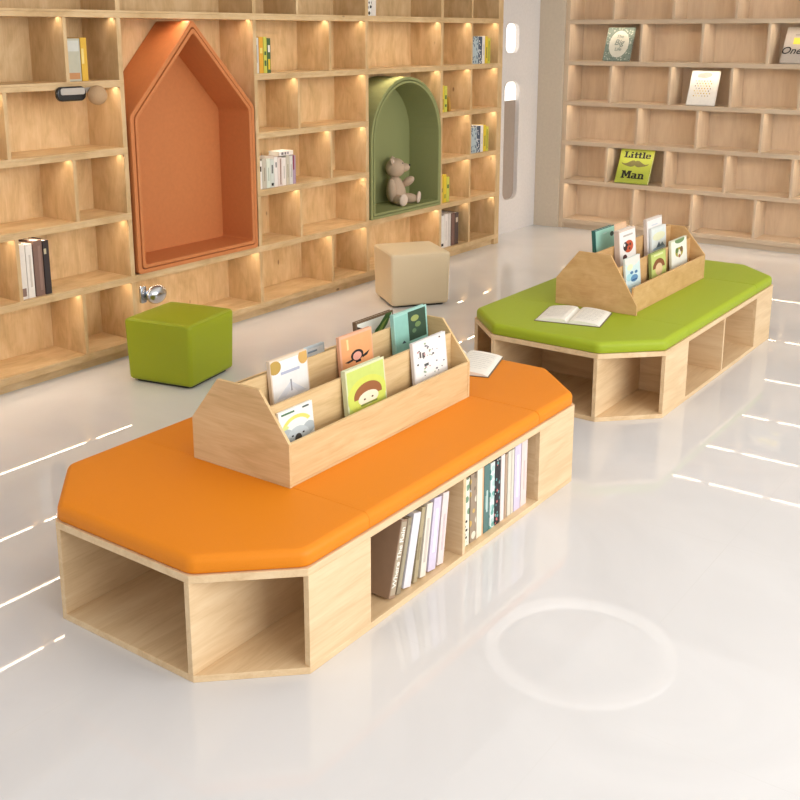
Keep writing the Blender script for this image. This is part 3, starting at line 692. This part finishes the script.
# ------------------------------------------------------------------ stools
def stool(label, loc, rz, s, h, mat, seamc):
    root = thing('cube_stool', label, 'stool', loc, (0, 0, rz))
    bm = bmesh.new(); vs = bx(bm, -s/2, s/2, -s/2, s/2, .012, h)
    for v in bm.verts:
        if v.co.z < h/2: v.co.x *= .955; v.co.y *= .955
    bmesh.ops.subdivide_edges(bm, edges=bm.edges[:], cuts=6, use_grid_fill=True)
    for v in bm.verts:                               # slightly stuffed top
        if v.co.z > h-.001: v.co.z += .012*(1-(v.co.x/(s/2))**2)*(1-(v.co.y/(s/2))**2)
    o = link('body', bm, mat, root, smooth=True)
    md = o.modifiers.new('bevel', 'BEVEL'); md.width = .022; md.segments = 5; md.limit_method = 'ANGLE'; md.angle_limit = .9
    bm = bmesh.new()
    e = s/2-.006
    pts = rrect(-e, e, -e, e, .03, 5)
    k = len(pts)
    for i in range(k):
        p, q = Vector((*pts[i], h-.010)), Vector((*pts[(i+1) % k], h-.010))
        d = (q-p).normalized(); nrm = Vector((d.y, -d.x, 0))
        for m0 in (0,):
            ring = []
            for c in (p, q):
                ring.append([bm.verts.new(c+(nrm*math.cos(a)+Vector((0, 0, 1))*math.sin(a))*.0045) for a in (0, PI/3, 2*PI/3, PI, 4*PI/3, 5*PI/3)])
            for j in range(6): bm.faces.new((ring[0][j], ring[0][(j+1) % 6], ring[1][(j+1) % 6], ring[1][j]))
    link('piping', bm, mat, root, smooth=True)
    bm = bmesh.new()
    prism(bm, rrect(-s*.42, s*.42, -s*.42, s*.42, .03), 0, .03, lambda p, t: (p[0], p[1], t)); link('base', bm, C((60,60,50)), root)
    return root
stool('olive green leatherette cube stool by the left bookcase', (3.815, -.494, 0), math.radians(11.5), .425, .352, STOOLG, None)
stool('beige leatherette cube stool below the green arch niche', (5.94, -.55, 0), math.radians(-37), .432, .375, STOOLB, None)

# ------------------------------------------------------------------ teddy bear
FUR = plain('taupe_plush', (198,174,150), .95, .1, (260, .8)); PAD = plain('pale_plush', (220,200,182), .95, .1, (260, .6)); EYE = plain('dark_bead', (40,30,26), .3)
bear = thing('teddy_bear', 'taupe plush teddy bear sitting in the green arch niche', 'teddy bear', (6.750, .145, Z1+.0455), (0, 0, 0))
bear.scale = (1.05, 1.05, 1.05)          # local -y is the way it faces
def blob(name, c, r, mat, rot=(0, 0, 0), parent=None, taper=0, sub=3):
    bm = bmesh.new(); bmesh.ops.create_icosphere(bm, subdivisions=sub, radius=1)
    for v in bm.verts:
        k = 1-taper*v.co.z
        v.co.x *= r[0]*k; v.co.y *= r[1]*k; v.co.z *= r[2]
    M = Matrix.Translation(c) @ __import__('mathutils').Euler(rot).to_matrix().to_4x4()
    bmesh.ops.transform(bm, matrix=M, verts=bm.verts)
    return link(name, bm, mat, parent or bear, smooth=True)
blob('torso', (0, .02, .105), (.078, .070, .112), FUR, (-.14, 0, 0), taper=.24)
hz = .55                                             # the head is turned to the bear's left
def hp(x, y, z):
    c, s_ = math.cos(hz), math.sin(hz); z0_ = z
    y, z = y*math.cos(-.22)-z*math.sin(-.22), y*math.sin(-.22)+z*math.cos(-.22)
    return (x*c-y*s_, x*s_+y*c+.022, z+.268)
HR = (-.22, 0, hz)
hd = blob('head', hp(0, 0, 0), (.080, .076, .072), FUR, HR)
for sx in (-1, 1):
    e = blob('ear', hp(sx*.056, .012, .058), (.028, .015, .028), FUR, HR); blob('inner_ear', hp(sx*.056, -.001, .058), (.018, .006, .018), PAD, HR, parent=e)
    blob('eye', hp(sx*.030, -.062, .022), (.0085, .006, .0085), EYE, parent=hd, sub=2)
    lg = blob('leg', (sx*.062, -.050, .038), (.038, .080, .038), FUR, (0, 0, sx*.42))
    blob('sole', (sx*.098, -.122, .047), (.036, .017, .046), PAD, (.12, 0, sx*.42), parent=lg)
blob('arm', (-.094, -.012, .108), (.030, .032, .092), FUR, (.10, -.20, 0), taper=-.12)
blob('arm', (.086, -.030, .158), (.031, .031, .062), FUR, (.95, .2, 0), taper=-.1)
mz = blob('muzzle', hp(0, -.066, -.012), (.040, .042, .032), FUR, HR); blob('nose', hp(0, -.108, -.002), (.012, .008, .009), EYE, HR, parent=mz, sub=2)

# ------------------------------------------------------------------ small bits on the left bookcase
CHROME = plain('brushed_chrome', (196,200,206), .16, .5, None, 1)
kn = thing('silver_blob', 'shiny round silver blob on the upright below the orange niche', 'blob', (3.985, -.001, .352))  # unclear silver blob; its knob form and plate are made up
bm = bmesh.new(); bmesh.ops.create_uvsphere(bm, u_segments=28, v_segments=16, radius=1, matrix=Matrix.Translation((.07, -.042, -.008)) @ Matrix.Diagonal((.072, .04, .056, 1))); link('ball', bm, CHROME, kn, smooth=True)
bm = bmesh.new(); prism(bm, rrect(-.055, -.010, -.05, .05, .012), -.016, -.001, lambda p, t: (p[0]+.03, t, p[1])); link('added_plate', bm, CHROME, kn, .002)
cl = thing('shelf_smudge', 'black oval smudge with taupe fuzzy ball on the shelf edge left of the orange roof', 'smudge', (3.57, -.001, TOPS[4]-.06))  # leftover dark smudge; the clip form and ball mount are invented
bm = bmesh.new(); prism(bm, rrect(-.09, .095, -.038, .038, .034), -.026, -.0005, lambda p, t: (p[0], t, p[1])); link('smudge_body', bm, plain('gloss_black', (30,28,28), .25), cl, .008, 3)
bm = bmesh.new(); prism(bm, rrect(-.07, .085, -.005, .030, .012), -.029, -.020, lambda p, t: (p[0], t, p[1])); link('smudge_top', bm, plain('smudge_silver', (186,178,168), .4), cl, .003)
bm = bmesh.new(); bmesh.ops.create_icosphere(bm, subdivisions=3, radius=.052, matrix=Matrix.Translation((.145, -.050, -.012))); link('fuzzy_ball', bm, plain('fuzzy_taupe', (190,158,122), .95, .1, (200, 1)), cl, smooth=True)
bm = bmesh.new(); prism(bm, rrect(.10, .19, .0, .028, .01), -.012, -.0005, lambda p, t: (p[0], t, p[1])); link('added_mount', bm, plain('smudge_silver', (186,178,168), .4), cl)

# ------------------------------------------------------------------ ring pendant (seen as a pale ring in the polished floor)
pd = thing('ring_pendant_lamp', 'white ring pendant lamp hanging from the ceiling, mirrored in the polished floor', 'lamp', (6.78, -1.58, 2.80))
RING = emit('ring_light', (255,250,244), .95)
bm = bmesh.new()
nn = 64
for i in range(nn):
    a0, a1 = 2*PI*i/nn, 2*PI*(i+1)/nn
    q = []
    for a in (a0, a1):
        for rr, zz in ((.64, 0), (.73, 0), (.73, .05), (.64, .05)): q.append(bm.verts.new((rr*math.cos(a), rr*math.sin(a), zz)))
    for j in range(4): bm.faces.new((q[j], q[(j+1) % 4], q[4+(j+1) % 4], q[4+j]))
bmesh.ops.remove_doubles(bm, verts=bm.verts, dist=.0005)
link('ring', bm, RING, pd)
for k in range(3):
    a = 2*PI*k/3; bm = bmesh.new(); bmesh.ops.create_cone(bm, segments=8, cap_ends=True, radius1=.003, radius2=.003, depth=.25, matrix=Matrix.Translation((.685*math.cos(a), .685*math.sin(a), .174))); link('cable', bm, C((200,200,200)), pd)

# ------------------------------------------------------------------ light
w = bpy.data.worlds.new('daylight'); sc.world = w; w.use_nodes = True
bg = w.node_tree.nodes['Background']; bg.inputs['Color'].default_value = (1.0, 1.0, 1.0, 1); bg.inputs['Strength'].default_value = 1.0
def area(name, loc, target, sx, sy, power, col):
    la = bpy.data.lights.new(name, 'AREA'); la.shape = 'RECTANGLE'; la.size = sx; la.size_y = sy; la.energy = power; la.color = col
    o = bpy.data.objects.new(name, la); COL.objects.link(o); o.location = loc
    o.rotation_euler = (Vector(target)-Vector(loc)).to_track_quat('-Z', 'Y').to_euler()
    return o
area('ceiling_light', (4.2, -3.4, 3.06), (4.2, -3.4, 0), 7, 4, 40, (1, .985, .96))
area('window_daylight', (3.5, -8.5, 2.2), (4.5, -1.5, .2), 7, 2.4, 285, (1, .99, .975))

# ------------------------------------------------------------------ camera
cam = bpy.data.cameras.new('camera'); co = bpy.data.objects.new('camera', cam); COL.objects.link(co); sc.camera = co
f, D, H, yaw, pitch, PX, PY = 1055.05, 4.677, 1.8295, .9459, -.2386, 393.0, 290.0
co.location = (0, -D, H)
fw = Vector((math.sin(yaw)*math.cos(pitch), math.cos(yaw)*math.cos(pitch), math.sin(pitch)))
co.rotation_euler = fw.to_track_quat('-Z', 'Y').to_euler()
cam.sensor_width = 36; cam.lens = f/800*36
cam.shift_x = (400-PX)/800; cam.shift_y = (PY-400)/800
cam.clip_start = .05
sc.view_settings.view_transform = 'Standard'; sc.view_settings.look = 'None'; sc.view_settings.gamma = 1
sc.view_settings.use_curve_mapping = False
sc.view_settings.exposure = -0.06
